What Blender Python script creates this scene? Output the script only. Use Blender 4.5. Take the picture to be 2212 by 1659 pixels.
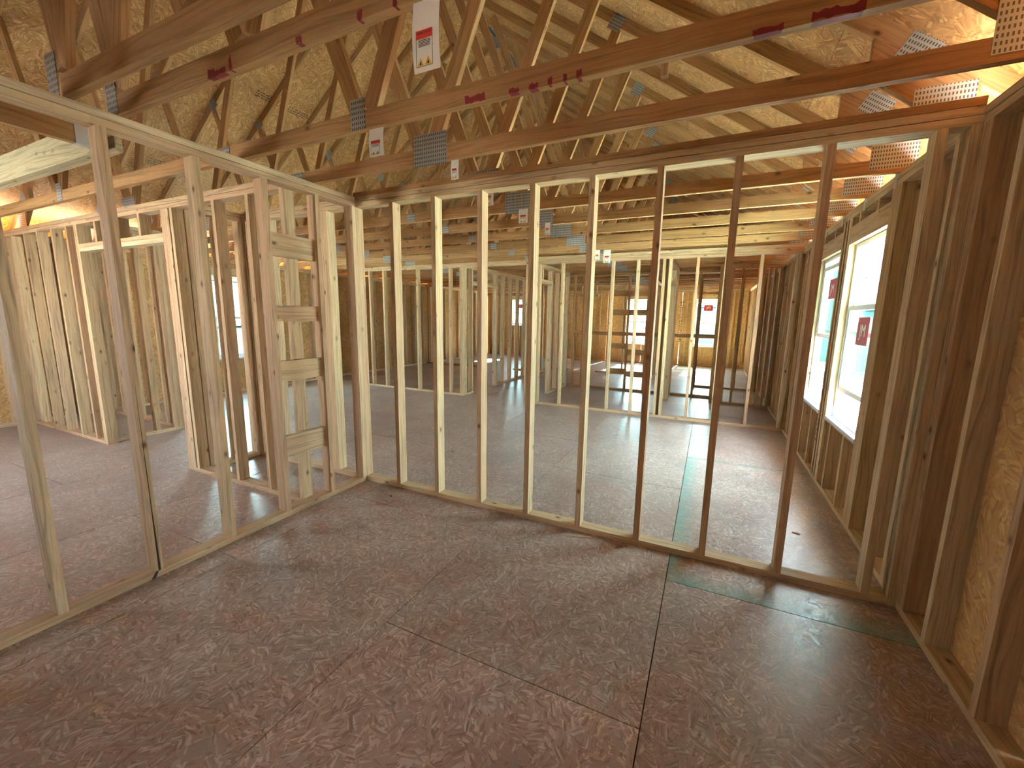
import bpy, math, random
from mathutils import Matrix, Vector, Euler
random.seed(7)
scene = bpy.context.scene
for o in list(bpy.data.objects): bpy.data.objects.remove(o)
COL = scene.collection

# ------------------------------------------------------------------ camera
cd = bpy.data.cameras.new('camera'); cam = bpy.data.objects.new('camera', cd); COL.objects.link(cam)
cam.location = (2.747, -2.694, 1.509)
cam.rotation_euler = (math.radians(80.743), math.radians(-0.907), math.radians(25.512))
cd.sensor_fit = 'HORIZONTAL'; cd.sensor_width = 36.0; cd.lens = 889.0 / 2212 * 36
cd.clip_start = 0.02; cd.clip_end = 300
scene.camera = cam

# ------------------------------------------------------------------ light, exposure
SKY_STRENGTH = 8.0
SUN_STRENGTH = 60.0
scene.view_settings.view_transform = 'Standard'
scene.view_settings.look = 'None'
scene.view_settings.exposure = 2.9
scene.view_settings.gamma = 1.0
scene.view_settings.use_curve_mapping = False
w = bpy.data.worlds.new('sky'); scene.world = w; w.use_nodes = True
wt = w.node_tree; wt.nodes.clear()
wo = wt.nodes.new('ShaderNodeOutputWorld'); wb = wt.nodes.new('ShaderNodeBackground')
wc = wt.nodes.new('ShaderNodeTexCoord'); ws = wt.nodes.new('ShaderNodeSeparateXYZ'); wr = wt.nodes.new('ShaderNodeValToRGB')
wt.links.new(wc.outputs['Generated'], ws.inputs[0]); wt.links.new(ws.outputs['Z'], wr.inputs[0])
wr.color_ramp.elements[0].position = 0.0; wr.color_ramp.elements[0].color = (0.90, 0.96, 1.0, 1)
wr.color_ramp.elements[1].position = 0.7; wr.color_ramp.elements[1].color = (0.60, 0.80, 1.0, 1)
wt.links.new(wr.outputs[0], wb.inputs['Color']); wb.inputs['Strength'].default_value = SKY_STRENGTH
wt.links.new(wb.outputs[0], wo.inputs['Surface'])
sd = bpy.data.lights.new('sun', 'SUN'); sd.energy = SUN_STRENGTH; sd.angle = 0.01; sd.color = (1.0, 0.93, 0.80)
sun = bpy.data.objects.new('sun', sd); COL.objects.link(sun)
sun.rotation_euler = Vector((0.05, 1.0, 0.72)).to_track_quat('Z', 'Y').to_euler()
sun.location = (0, 30, 25)
scene.cycles.max_bounces = 8; scene.cycles.diffuse_bounces = 6; scene.cycles.glossy_bounces = 3
scene.cycles.transmission_bounces = 6; scene.cycles.transparent_max_bounces = 12
scene.cycles.sample_clamp_indirect = 6.0
scene.cycles.caustics_reflective = False; scene.cycles.caustics_refractive = False
scene.cycles.use_denoising = True

# ------------------------------------------------------------------ node helpers
class NT:
    def __init__(s, name):
        s.m = bpy.data.materials.new(name); s.m.use_nodes = True; s.t = s.m.node_tree; s.t.nodes.clear()
        s.out = s.t.nodes.new('ShaderNodeOutputMaterial'); s.b = s.t.nodes.new('ShaderNodeBsdfPrincipled')
        s.t.links.new(s.b.outputs[0], s.out.inputs['Surface'])
    def n(s, typ, **kw):
        x = s.t.nodes.new(typ)
        for k, v in kw.items(): setattr(x, k, v)
        return x
    def l(s, a, b): s.t.links.new(a, b)
    def put(s, v, sock):
        if isinstance(v, (int, float)): sock.default_value = v
        elif isinstance(v, (tuple, list)): sock.default_value = v
        else: s.l(v, sock)
    def math(s, op, a, b=0.0, c=None):
        x = s.n('ShaderNodeMath', operation=op); s.put(a, x.inputs[0]); s.put(b, x.inputs[1])
        if c is not None: s.put(c, x.inputs[2])
        return x.outputs[0]
    def mapping(s, vec, scale=(1,1,1), rot=(0,0,0), loc=(0,0,0)):
        x = s.n('ShaderNodeMapping'); s.l(vec, x.inputs[0]); s.put(loc, x.inputs['Location'])
        x.inputs['Rotation'].default_value = rot; x.inputs['Scale'].default_value = scale
        return x.outputs[0]
    def noise(s, vec, scale=1, detail=2, rough=.5):
        x = s.n('ShaderNodeTexNoise'); s.l(vec, x.inputs['Vector']); x.inputs['Scale'].default_value = scale
        x.inputs['Detail'].default_value = detail; x.inputs['Roughness'].default_value = rough
        return x.outputs['Fac']
    def vor(s, vec, scale=1, feature='F1', dims='2D'):
        x = s.n('ShaderNodeTexVoronoi', feature=feature, voronoi_dimensions=dims); s.l(vec, x.inputs['Vector']); x.inputs['Scale'].default_value = scale
        return x
    def ramp(s, fac, pts, interp='LINEAR'):
        x = s.n('ShaderNodeValToRGB'); s.l(fac, x.inputs[0]); x.color_ramp.interpolation = interp
        e = x.color_ramp.elements
        while len(e) < len(pts): e.new(0.5)
        for i, (p, c) in enumerate(pts):
            e[i].position = p; e[i].color = (c, c, c, 1) if isinstance(c, (int, float)) else (*c, 1)
        return x.outputs[0]
    def mix(s, fac, a, b, mode='MIX'):
        x = s.n('ShaderNodeMix', data_type='RGBA', blend_type=mode); s.put(fac, x.inputs[0])
        for v, k in ((a, 6), (b, 7)):
            if isinstance(v, tuple): x.inputs[k].default_value = (*v, 1)
            else: s.l(v, x.inputs[k])
        return x.outputs[2]
    def base(s, col, rough=.7, metal=0., spec=None):
        s.put((*col, 1) if isinstance(col, tuple) else col, s.b.inputs['Base Color'])
        s.put(rough, s.b.inputs['Roughness']); s.b.inputs['Metallic'].default_value = metal
        if spec is not None: s.b.inputs['Specular IOR Level'].default_value = spec
        return s.m
    def bump(s, h, strength=.3, dist=.002):
        x = s.n('ShaderNodeBump'); s.l(h, x.inputs['Height']); x.inputs['Strength'].default_value = strength
        x.inputs['Distance'].default_value = dist; s.l(x.outputs[0], s.b.inputs['Normal'])

def plain(name, col, rough=.6, metal=0., spec=None): return NT(name).base(col, rough, metal, spec)

def wood(name, cols, knot=(0.09, 0.035, 0.015), grain=0.45, knots=0.89):
    """sawn softwood: uv.x runs along the board in metres"""
    s = NT(name)
    uv = s.n('ShaderNodeTexCoord').outputs['UV']; oi = s.n('ShaderNodeObjectInfo').outputs['Random']
    off = s.n('ShaderNodeCombineXYZ'); s.l(s.math('MULTIPLY', oi, 37.0), off.inputs[0]); s.l(s.math('MULTIPLY', oi, 53.0), off.inputs[1])
    add = s.n('ShaderNodeVectorMath', operation='ADD'); s.l(uv, add.inputs[0]); s.l(off.outputs[0], add.inputs[1]); v = add.outputs[0]
    tint = s.ramp(oi, [(0.0, cols[0]), (0.4, cols[1]), (0.75, cols[2]), (1.0, cols[3])])
    warp = s.noise(s.mapping(v, (1.3, 6, 1)), 1, 2)
    g = s.mapping(v, (1.6, 55, 1)); gv = s.n('ShaderNodeVectorMath', operation='ADD'); s.l(g, gv.inputs[0])
    cw = s.n('ShaderNodeCombineXYZ'); s.l(s.math('MULTIPLY', warp, 5.5), cw.inputs[1]); s.l(cw.outputs[0], gv.inputs[1])
    gr = s.noise(gv.outputs[0], 1, 3, .6)
    fine = s.noise(s.mapping(v, (9, 260, 1)), 1, 2, .6)
    stain = s.noise(s.mapping(v, (0.9, 5, 1)), 1, 3, .6)
    vv = s.vor(s.mapping(v, (7.5, 13, 1)), 1)
    sp = s.n('ShaderNodeSeparateColor'); s.l(vv.outputs['Color'], sp.inputs[0])
    on = s.math('MULTIPLY', s.math('GREATER_THAN', sp.outputs[0], knots), s.ramp(sp.outputs[1], [(0.0, 0.25), (1.0, 1.0)]))
    k = s.math('MULTIPLY', s.ramp(vv.outputs['Distance'], [(0.06, 1.0), (0.15, 0.35), (0.26, 0.0)]), on)
    dark = s.ramp(gr, [(0.30, 1.0 - grain), (0.55, 1.0), (0.75, 1.0 - grain * .35)])
    c = s.mix(1.0, tint, dark, 'MULTIPLY')
    c = s.mix(1.0, c, s.ramp(fine, [(0.2, 0.82), (0.8, 1.1)]), 'MULTIPLY')
    c = s.mix(s.ramp(stain, [(0.50, 0.0), (0.72, 0.45)]), c, (cols[1][0]*.62, cols[1][1]*.62, cols[1][2]*.72))
    c = s.mix(k, c, knot)
    s.base(c, 0.72, spec=.25); s.bump(gr, .15, .001)
    return s.m

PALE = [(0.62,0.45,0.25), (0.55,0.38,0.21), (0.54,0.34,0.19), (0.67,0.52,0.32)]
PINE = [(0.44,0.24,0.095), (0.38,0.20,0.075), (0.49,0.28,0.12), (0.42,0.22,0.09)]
M = {}
M['stud'] = wood('stud_wood', PALE)
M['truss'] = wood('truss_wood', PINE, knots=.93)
M['green_wood'] = wood('grey_green_wood', [(0.50,0.44,0.25),(0.46,0.40,0.24),(0.52,0.42,0.25),(0.44,0.38,0.22)])

def osb(name, lo, mid, hi, coord='UV', scale=1.0, rough=.6, weather=0.0, floor=False):
    s = NT(name); tc = s.n('ShaderNodeTexCoord').outputs[coord]
    isl = s.n('ShaderNodeNewGeometry').outputs['Random Per Island']
    tc0 = tc; outs = []
    for q, (cs, fx, fy) in enumerate([(13.0, 15, 92), (10.0, 11, 70)]):
        cell = s.vor(s.mapping(tc, (cs*scale, cs*scale, 1), (0, 0, 0), (q*4.1, q*9.3, 0)), 1)
        sc = s.n('ShaderNodeSeparateColor'); s.l(cell.outputs['Color'], sc.inputs[0])
        vr = s.n('ShaderNodeVectorRotate', rotation_type='Z_AXIS'); s.l(tc, vr.inputs['Vector']); s.l(s.math('MULTIPLY', sc.outputs[0], 6.283), vr.inputs['Angle'])
        x = s.vor(s.mapping(vr.outputs[0], (fx*scale, fy*scale, 1), (0, 0, 0), (q*3.3, q*7.7, 0)), 1)
        s2 = s.n('ShaderNodeSeparateColor'); s.l(x.outputs['Color'], s2.inputs[0]); outs.append((s2.outputs[0], s2.outputs[1]))
    pick = s.math('GREATER_THAN', outs[0][1], .45)
    mx = s.n('ShaderNodeMix', data_type='FLOAT'); s.l(pick, mx.inputs[0]); s.l(outs[1][0], mx.inputs[2]); s.l(outs[0][0], mx.inputs[3])
    val = mx.outputs[0]
    c = s.ramp(val, [(0.0, lo), (0.35, mid), (0.68, mid), (1.0, hi)])
    big = s.noise(s.mapping(tc, (1.4, 1.4, 1)), 1, 4, .6)
    c = s.mix(1.0, c, s.ramp(big, [(0.3, 0.80), (0.7, 1.12)]), 'MULTIPLY')
    c = s.mix(1.0, c, s.ramp(isl, [(0.0, 0.90), (1.0, 1.10)]), 'MULTIPLY')
    if weather:
        st = s.noise(s.mapping(tc, (0.8, 0.8, 1), (0,0,0), (5,9,0)), 1, 5, .65)
        c = s.mix(s.ramp(st, [(0.45, 0.0), (0.75, weather)]), c, (lo[0]*.9, lo[1]*.7, lo[2]*.75))
    rr = s.ramp(val, [(0.0, rough-.08), (1.0, rough+.12)])
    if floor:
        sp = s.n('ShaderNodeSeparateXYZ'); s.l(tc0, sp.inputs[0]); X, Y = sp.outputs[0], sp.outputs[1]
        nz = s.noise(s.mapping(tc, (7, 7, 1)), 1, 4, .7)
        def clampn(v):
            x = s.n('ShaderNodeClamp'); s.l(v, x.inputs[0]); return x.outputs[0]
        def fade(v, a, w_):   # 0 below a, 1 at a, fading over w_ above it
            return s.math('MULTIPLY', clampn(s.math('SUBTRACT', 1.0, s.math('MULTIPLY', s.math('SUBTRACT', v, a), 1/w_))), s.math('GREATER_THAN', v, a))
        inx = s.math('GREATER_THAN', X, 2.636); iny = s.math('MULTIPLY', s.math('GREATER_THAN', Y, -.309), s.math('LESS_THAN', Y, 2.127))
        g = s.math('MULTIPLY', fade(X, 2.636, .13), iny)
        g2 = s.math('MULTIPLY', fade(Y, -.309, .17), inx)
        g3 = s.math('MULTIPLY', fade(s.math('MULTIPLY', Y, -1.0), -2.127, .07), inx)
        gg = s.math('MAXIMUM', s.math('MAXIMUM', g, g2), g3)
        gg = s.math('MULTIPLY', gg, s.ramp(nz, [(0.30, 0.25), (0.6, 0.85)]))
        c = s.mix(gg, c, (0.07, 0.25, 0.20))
    s.base(c, rr, spec=.65 if floor else .3); s.bump(val, .45, .0015)
    return s.m
M['osb_floor'] = osb('osb_subfloor', (0.23,0.148,0.112), (0.355,0.262,0.210), (0.56,0.46,0.395), 'Object', 1.5, .36, .5, True)
M['osb_roof'] = osb('osb_roof_deck', (0.27,0.125,0.042), (0.41,0.215,0.080), (0.58,0.35,0.15), 'UV', 1.0, .6)
M['osb_wall'] = osb('osb_wall', (0.39,0.21,0.075), (0.52,0.31,0.125), (0.66,0.44,0.20), 'UV', .9, .6)
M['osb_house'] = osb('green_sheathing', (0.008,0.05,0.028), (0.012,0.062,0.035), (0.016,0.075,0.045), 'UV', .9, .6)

def plate_mat():
    s = NT('truss_plate_metal'); uv = s.n('ShaderNodeTexCoord').outputs['UV']; sp = s.n('ShaderNodeSeparateXYZ'); s.l(uv, sp.inputs[0])
    fu = s.math('FRACT', s.math('MULTIPLY', sp.outputs[0], 70)); fv = s.math('FRACT', s.math('MULTIPLY', sp.outputs[1], 40))
    slot = s.math('MULTIPLY', s.math('LESS_THAN', fu, .45), s.math('LESS_THAN', fv, .55))
    c = s.mix(slot, (0.36, 0.36, 0.34), (0.07, 0.06, 0.055))
    return s.base(c, .42, .35)
M['plate'] = plate_mat()
M['metal'] = plain('galvanised_steel', (0.55,0.56,0.56), .38, .7)
M['darksteel'] = plain('dark_screw_steel', (0.05,0.05,0.055), .5, .5)
M['vinyl'] = plain('white_vinyl', (0.80,0.82,0.80), .35)
M['tag'] = plain('white_tag_paper', (0.80,0.78,0.72), .6)
M['red'] = plain('red_print', (0.60,0.045,0.03), .5)
M['redpaint'] = plain('red_lumber_paint', (0.20,0.010,0.016), .6)
M['black'] = plain('black_print', (0.03,0.025,0.02), .7)
M['ink'] = plain('black_sheet_ink', (0.07,0.045,0.025), .8)
M['yellow'] = plain('yellow_print', (0.70,0.42,0.03), .6)
M['sticker'] = plain('red_window_sticker', (0.52,0.03,0.04), .5)
M['stickertext'] = plain('white_sticker_print', (0.85,0.80,0.80), .5)
M['wrap'] = plain('pale_blue_flashing_membrane', (0.50,0.60,0.74), .3)
M['card'] = plain('pale_cardboard', (0.62,0.50,0.34), .8)
M['siding'] = None
def glass():
    s = NT('window_glass'); s.t.nodes.remove(s.b)
    tr = s.n('ShaderNodeBsdfTransparent'); tr.inputs[0].default_value = (0.80, 0.96, 0.95, 1)
    gl = s.n('ShaderNodeBsdfGlossy'); gl.inputs['Roughness'].default_value = .02; gl.inputs[0].default_value = (0.9, 1, 0.97, 1)
    fr = s.n('ShaderNodeFresnel'); fr.inputs[0].default_value = 1.45
    bk = s.n('ShaderNodeNewGeometry').outputs['Backfacing']
    mx = s.n('ShaderNodeMixShader'); s.l(s.math('MULTIPLY', fr.outputs[0], s.math('SUBTRACT', 1.0, bk)), mx.inputs[0]); s.l(tr.outputs[0], mx.inputs[1]); s.l(gl.outputs[0], mx.inputs[2])
    s.l(mx.outputs[0], s.out.inputs['Surface']); return s.m
M['glass'] = glass()
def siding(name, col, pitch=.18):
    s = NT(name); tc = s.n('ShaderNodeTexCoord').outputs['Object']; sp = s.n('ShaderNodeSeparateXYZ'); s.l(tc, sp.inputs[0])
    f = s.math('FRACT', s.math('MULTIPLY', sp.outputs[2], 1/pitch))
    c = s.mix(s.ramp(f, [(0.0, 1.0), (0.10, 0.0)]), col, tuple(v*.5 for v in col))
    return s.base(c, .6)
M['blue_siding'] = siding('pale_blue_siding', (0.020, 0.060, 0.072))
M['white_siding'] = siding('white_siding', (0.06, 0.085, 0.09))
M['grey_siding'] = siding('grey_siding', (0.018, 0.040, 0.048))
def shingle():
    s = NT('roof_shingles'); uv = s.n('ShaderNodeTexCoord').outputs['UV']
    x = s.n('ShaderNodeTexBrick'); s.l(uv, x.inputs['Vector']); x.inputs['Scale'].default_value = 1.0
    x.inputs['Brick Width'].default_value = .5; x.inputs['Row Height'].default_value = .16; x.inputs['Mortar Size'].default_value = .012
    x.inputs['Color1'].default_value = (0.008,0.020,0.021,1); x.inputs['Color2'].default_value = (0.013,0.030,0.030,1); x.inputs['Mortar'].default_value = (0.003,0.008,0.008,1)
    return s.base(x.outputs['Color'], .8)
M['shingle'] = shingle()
def ground_mat(name, a, b, sc):
    s = NT(name); tc = s.n('ShaderNodeTexCoord').outputs['Object']
    return s.base(s.ramp(s.noise(tc, sc, 5, .7), [(0.3, a), (0.7, b)]), .9)
M['dirt'] = ground_mat('pale_dirt', (0.55,0.51,0.45), (0.68,0.64,0.58), 1.5)
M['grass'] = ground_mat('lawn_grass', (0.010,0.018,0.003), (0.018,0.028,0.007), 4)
M['concrete'] = ground_mat('concrete', (0.60,0.58,0.54), (0.70,0.69,0.66), 3)
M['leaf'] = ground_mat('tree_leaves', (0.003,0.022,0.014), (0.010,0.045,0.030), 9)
M['bark'] = plain('bark', (0.12,0.08,0.05), .9)
M['darkwin'] = plain('dark_house_glass', (0.004,0.008,0.009), .4)
M['dark_gap'] = plain('dark_gap', (0.03,0.02,0.015), .9)

# ------------------------------------------------------------------ geometry helpers
class MB:
    """mesh builder with a metric uv map: u along the grain"""
    def __init__(s): s.v = []; s.f = []; s.uv = []; s.mi = []
    def quad(s, pts, uvs, mi=0):
        n = len(s.v); s.v += [tuple(p) for p in pts]; s.f.append(tuple(range(n, n+len(pts)))); s.uv.append(uvs); s.mi.append(mi)
    def box(s, x0, x1, y0, y1, z0, z1, ga=None, mi=0):
        lo = (x0, y0, z0); hi = (x1, y1, z1); d = [hi[i]-lo[i] for i in range(3)]
        if ga is None: ga = max(range(3), key=lambda i: d[i])
        def p(i, j, k): return ((x0, x1)[i], (y0, y1)[j], (z0, z1)[k])
        faces = [((0,0,0),(0,0,1),(0,1,1),(0,1,0),0), ((1,0,0),(1,1,0),(1,1,1),(1,0,1),0),
                 ((0,0,0),(1,0,0),(1,0,1),(0,0,1),1), ((0,1,0),(0,1,1),(1,1,1),(1,1,0),1),
                 ((0,0,0),(0,1,0),(1,1,0),(1,0,0),2), ((0,0,1),(1,0,1),(1,1,1),(0,1,1),2)]
        for q, f in enumerate(faces):
            pts = [p(*c) for c in f[:4]]; ax = f[4]
            oth = [i for i in range(3) if i != ax]
            if ga in oth: a = ga; b = [i for i in oth if i != ga][0]
            else: a, b = oth
            s.quad(pts, [(pt[a], pt[b] + q*.31) for pt in pts], mi)
    def prism(s, poly, y0, y1, gdir=(1, 0), mi=0):
        """polygon in xz (counter-clockwise) swept in y, grain along gdir"""
        gx, gz = gdir; L = math.hypot(gx, gz); gx /= L; gz /= L
        def uv(x, z, o): return (x*gx+z*gz, -x*gz+z*gx+o)
        n = len(poly)
        s.quad([(x, y0, z) for x, z in poly], [uv(x, z, 0) for x, z in poly], mi)
        s.quad([(x, y1, z) for x, z in reversed(poly)], [uv(x, z, .4) for x, z in reversed(poly)], mi)
        for i in range(n):
            (xa, za), (xb, zb) = poly[i], poly[(i+1) % n]
            s.quad([(xa, y0, za), (xa, y1, za), (xb, y1, zb), (xb, y0, zb)],
                   [(xa*gx+za*gz, .8), (xa*gx+za*gz, .8+y1-y0), (xb*gx+zb*gz, .8+y1-y0), (xb*gx+zb*gz, .8)], mi)
    def build(s, name, mat, parent=None, origin=None, loc=None, label=None):
        """origin: world point that becomes the object's origin (default: mesh centre)"""
        if origin is None:
            if parent is not None:
                xs = [[v[i] for v in s.v] for i in range(3)]
                origin = tuple((min(a)+max(a))/2 for a in xs)
            else: origin = (0, 0, 0)
        me = bpy.data.meshes.new(name)
        me.from_pydata([(v[0]-origin[0], v[1]-origin[1], v[2]-origin[2]) for v in s.v], [], s.f)
        ul = me.uv_layers.new(name='UVMap'); i = 0
        for f in s.uv:
            for c in f: ul.data[i].uv = c; i += 1
        for m in (mat if isinstance(mat, (list, tuple)) else [mat]): me.materials.append(m)
        for p, mi in zip(me.polygons, s.mi): p.material_index = mi
        me.validate(); me.update()
        o = bpy.data.objects.new(name, me); COL.objects.link(o)
        o.location = origin
        if parent is not None:
            wl = Vector((0, 0, 0)); q = parent
            while q is not None: wl += Vector(q.location); q = q.parent
            o.parent = parent; o.location = Vector(origin) - wl
        if label: o['label'] = label
        return o
def wloc(o):
    w_ = Vector((0, 0, 0))
    while o is not None: w_ += Vector(o.location); o = o.parent
    return w_
def part(name, mat, parent, x0, x1, y0, y1, z0, z1, ga=None, label=None):
    m = MB(); m.box(min(x0,x1), max(x0,x1), min(y0,y1), max(y0,y1), min(z0,z1), max(z0,z1), ga); return m.build(name, mat, parent, label=label)
def tag(o, label=None, cat=None, group=None, kind=None):
    if label: o['label'] = label
    if cat: o['category'] = cat
    if group: o['group'] = group
    if kind: o['kind'] = kind
    return o
def empty(name, loc):
    o = bpy.data.objects.new(name, None); COL.objects.link(o); o.location = loc; o.empty_display_size = .1; return o
def text_mesh(name, body, size, mat, parent, loc, rot, extrude=0.0004, align='CENTER'):
    cu = bpy.data.curves.new(name, 'FONT'); cu.body = body; cu.size = size; cu.extrude = extrude; cu.align_x = align; cu.align_y = 'CENTER'
    cu.resolution_u = 2
    to = bpy.data.objects.new('tmp', cu); COL.objects.link(to); bpy.context.view_layer.update()
    me = bpy.data.meshes.new_from_object(to.evaluated_get(bpy.context.evaluated_depsgraph_get()))
    bpy.data.objects.remove(to); me.name = name; me.materials.clear(); me.materials.append(mat)
    o = bpy.data.objects.new(name, me); COL.objects.link(o); o.parent = parent
    o.location = Vector(loc) - wloc(parent); o.rotation_euler = rot
    return o

H = 2.391; T = .038; PZ = 2.467; TW = .089; S = .4064
G = 0.0015

def frame_wall(root, axis, f0, f1, a0, a1, studs, openings=(), mat=None, plate_joints=(), bottom=True, top=True, blocks=(), z_stud=None, headsolid=False):
    """stud wall. axis 'x': runs along x, occupies y f0..f1; axis 'y': runs along y, occupies x f0..f1.
    studs: near edges; openings: (a, b, sill or None, head, header height); blocks: (a, b, z0, z1, g0, g1)"""
    mat = mat or M['stud']
    def bx(name, p0, p1, z0, z1, g0=f0, g1=f1, ga=None):
        if axis == 'x': return part(name, mat, root, p0, p1, g0, g1, z0, z1, ga)
        return part(name, mat, root, g0, g1, p0, p1, z0, z1, ga)
    if bottom:
        segs = [(a0, a1)]
        for (oa, ob, sill, head, hh) in openings:
            if sill is None:
                ns = []
                for (p, q) in segs:
                    if oa < q and ob > p:
                        if oa - p > .03: ns.append((p, oa))
                        if q - ob > .03: ns.append((ob, q))
                    else: ns.append((p, q))
                segs = ns
        for (p, q) in segs: bx('bottom_plate', p, q, 0, T)
    if top:
        cuts = [a0] + [c for c in plate_joints] + [a1]
        for p, q in zip(cuts, cuts[1:]): bx('top_plate', p, q, H, H+T-.0018)
        bx('top_plate', a0, a1, H+T+.0018, PZ)
    for st in studs:
        inside = False
        for (oa, ob, sill, head, hh) in openings:
            if st + T > oa + .001 and st < ob - .001:
                inside = True
                if head + hh < H - .03: bx('cripple_stud', st, st+T, head+hh, H)
                if sill is not None: bx('cripple_stud', st, st+T, T, sill-T)
        if not inside: bx('stud', st, st+T, T, H)
    for (oa, ob, sill, head, hh) in openings:
        if hh <= .09:
            bx('header', oa, ob, head, head+T-.0008); bx('header', oa, ob, head+T+.0008, head+2*T)
        else:
            d = (f1-f0); g = f0 + .0
            bx('header', oa, ob, head, head+hh, f0, f0+.04); bx('header', oa, ob, head, head+hh, f0+.042, f1)
        if sill is not None: bx('rough_sill', oa, ob, sill-T, sill)
    for (p, q, z0, z1, g0, g1) in blocks: bx('blocking', p, q, z0, z1, g0, g1)

def spaced(a, b, s=S, skip=()): 
    r = []; x = a
    while x < b - .01: r.append(round(x, 4)); x += s
    return r

# ------------------------------------------------------------------ floor
XL, XR = -5.37, 3.77      # inner faces of the outer walls
XLO, XRO = XL-TW, XR+TW
YF, YB = -3.3, 12.1       # front end built, far wall inner face
fm = MB()
k0 = int(math.floor((XLO-2.635)/1.22))
xk = [2.635+1.22*i for i in range(k0, 3)]
for i, x in enumerate(xk):
    xa, xb = max(x, XLO-.02), min(x+1.22, XRO+.02)
    if xb - xa < .05: continue
    odd = (i - (len(xk)-2)) % 2   # stripe starting at 2.635 and every second one
    idx = round((x-2.635)/1.22)
    oy = -.31 if idx % 2 == 0 else -1.30
    y = oy - 2.435*3
    while y < 12.3:
        ya, yb = max(y, YF), min(y+2.435, 12.21)
        if yb-ya > .05: fm.box(xa+.0024, xb-.0024, ya+.0024, yb-.0024, -.018, 0, 1)
        y += 2.435
fm.box(XLO, XRO, YF, 12.2, -.03, -.0185, 1, mi=1)
floor = fm.build('floor', [M['osb_floor'], M['dark_gap']]); tag(floor, kind='structure')
fnd = MB(); fnd.box(XLO, XRO, YF, 12.2, -.55, -.031); fo = fnd.build('trim_1', M['concrete']); tag(fo, kind='structure')

# ------------------------------------------------------------------ windows
def window(n, axis, inner, outer, a0, a1, z0, z1, raise_, sticker=None, rail=None):
    """axis 'y': in a wall along y; inner/outer = wall face coordinates, outer = outdoors"""
    sg = 1 if outer > inner else -1
    root = empty('window_%d' % n, ((inner+outer)/2, (a0+a1)/2, z0) if axis == 'y' else ((a0+a1)/2, (inner+outer)/2, z0))
    tag(root, kind='structure')
    def bx(name, mat, p0, p1, q0, q1, d0, d1, label=None, ga=None, par=None):   # p along wall, q height, d depth from the outer face inwards
        c0, c1 = outer - sg*d0, outer - sg*d1
        if axis == 'y': return part(name, mat, par or root, c0, c1, p0, p1, q0, q1, ga, label)
        return part(name, mat, par or root, p0, p1, c0, c1, q0, q1, ga, label)
    V = M['vinyl']; fw = .035
    f = MB()
    def fb(p0, p1, q0, q1, d0, d1):
        c = sorted((outer - sg*d0, outer - sg*d1))
        if axis == 'y': f.box(c[0], c[1], p0, p1, q0, q1)
        else: f.box(p0, p1, c[0], c[1], q0, q1)
    e = .004
    fb(a0+e, a0+fw, z0+e, z1-e, .0, .06); fb(a1-fw, a1-e, z0+e, z1-e, .0, .06)
    fb(a0+fw, a1-fw, z1-fw, z1-e, .0, .06); fb(a0+fw, a1-fw, z0+e, z0+fw, .0, .06)
    fb(a0+fw, a0+fw+.012, z0+fw, z1-fw, .026, .03); fb(a1-fw-.012, a1-fw, z0+fw, z1-fw, .026, .03)
    f.build('window_frame', V, root)
    def sash(q0, q1, d0, rz=0):
        s_ = MB(); sw = .032
        def sb(p0, p1, r0, r1):
            c = sorted((outer - sg*d0, outer - sg*(d0+.024)))
            if axis == 'y': s_.box(c[0], c[1], p0, p1, r0, r1)
            else: s_.box(p0, p1, c[0], c[1], r0, r1)
        A0, A1 = a0+fw+.002, a1-fw-.002
        sb(A0, A0+sw, q0, q1); sb(A1-sw, A1, q0, q1); sb(A0+sw, A1-sw, q0, q0+.04); sb(A0+sw, A1-sw, q1-.04, q1)
        so = s_.build('sash', V, root)
        bx('pane', M['glass'], A0+sw, A1-sw, q0+.04, q1-.04, d0+.010, d0+.014, par=so)
        return so
    mid = (z0+z1)/2
    sash(mid-.02, z1-fw, .003)
    L = mid+.02-(z0+fw)
    s2 = sash(z0+fw+raise_, z0+fw+raise_+L, .031)
    if sticker:
        p0, p1, q0, q1 = sticker
        bx('sticker', M['sticker'], p0, p1, q0, q1, .0465, .0475, label='red sticker with white letters', par=s2)
        pc, qc = (p0+p1)/2, (q0+q1)/2; sz = (q1-q0)*.62
        dep = outer - sg*.048
        if axis == 'y': rot = (math.pi/2, 0, -math.pi/2) if sg > 0 else (math.pi/2, 0, math.pi/2); loc = (dep, pc, qc)
        else: rot = (math.pi/2, 0, 0) if sg > 0 else (math.pi/2, 0, math.pi); loc = (pc, dep, qc)
        text_mesh('sticker_print', 'JM', sz, M['stickertext'], s2, loc, rot)
    # membrane over the sill, lapping the jambs and hanging over the edge
    fl = MB()
    def flb(p0, p1, q0, q1, d0, d1):
        c = sorted((outer - sg*d0, outer - sg*d1))
        if axis == 'y': fl.box(c[0], c[1], p0, p1, q0, q1)
        else: fl.box(p0, p1, c[0], c[1], q0, q1)
    wd = abs(outer-inner)
    flb(a0+.003, a1-.003, z0+.0005, z0+.003, .061, wd+.004); flb(a0+.003, a0+.006, z0+.003, z0+.11, .061, wd-.004)
    flb(a1-.006, a1-.003, z0+.003, z0+.11, .061, wd-.004); flb(a0+.003, a1-.003, z0-.022, z0+.003, wd+.002, wd+.005)
    fl.build('sill_flashing', M['wrap'], root)
    return root

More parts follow.
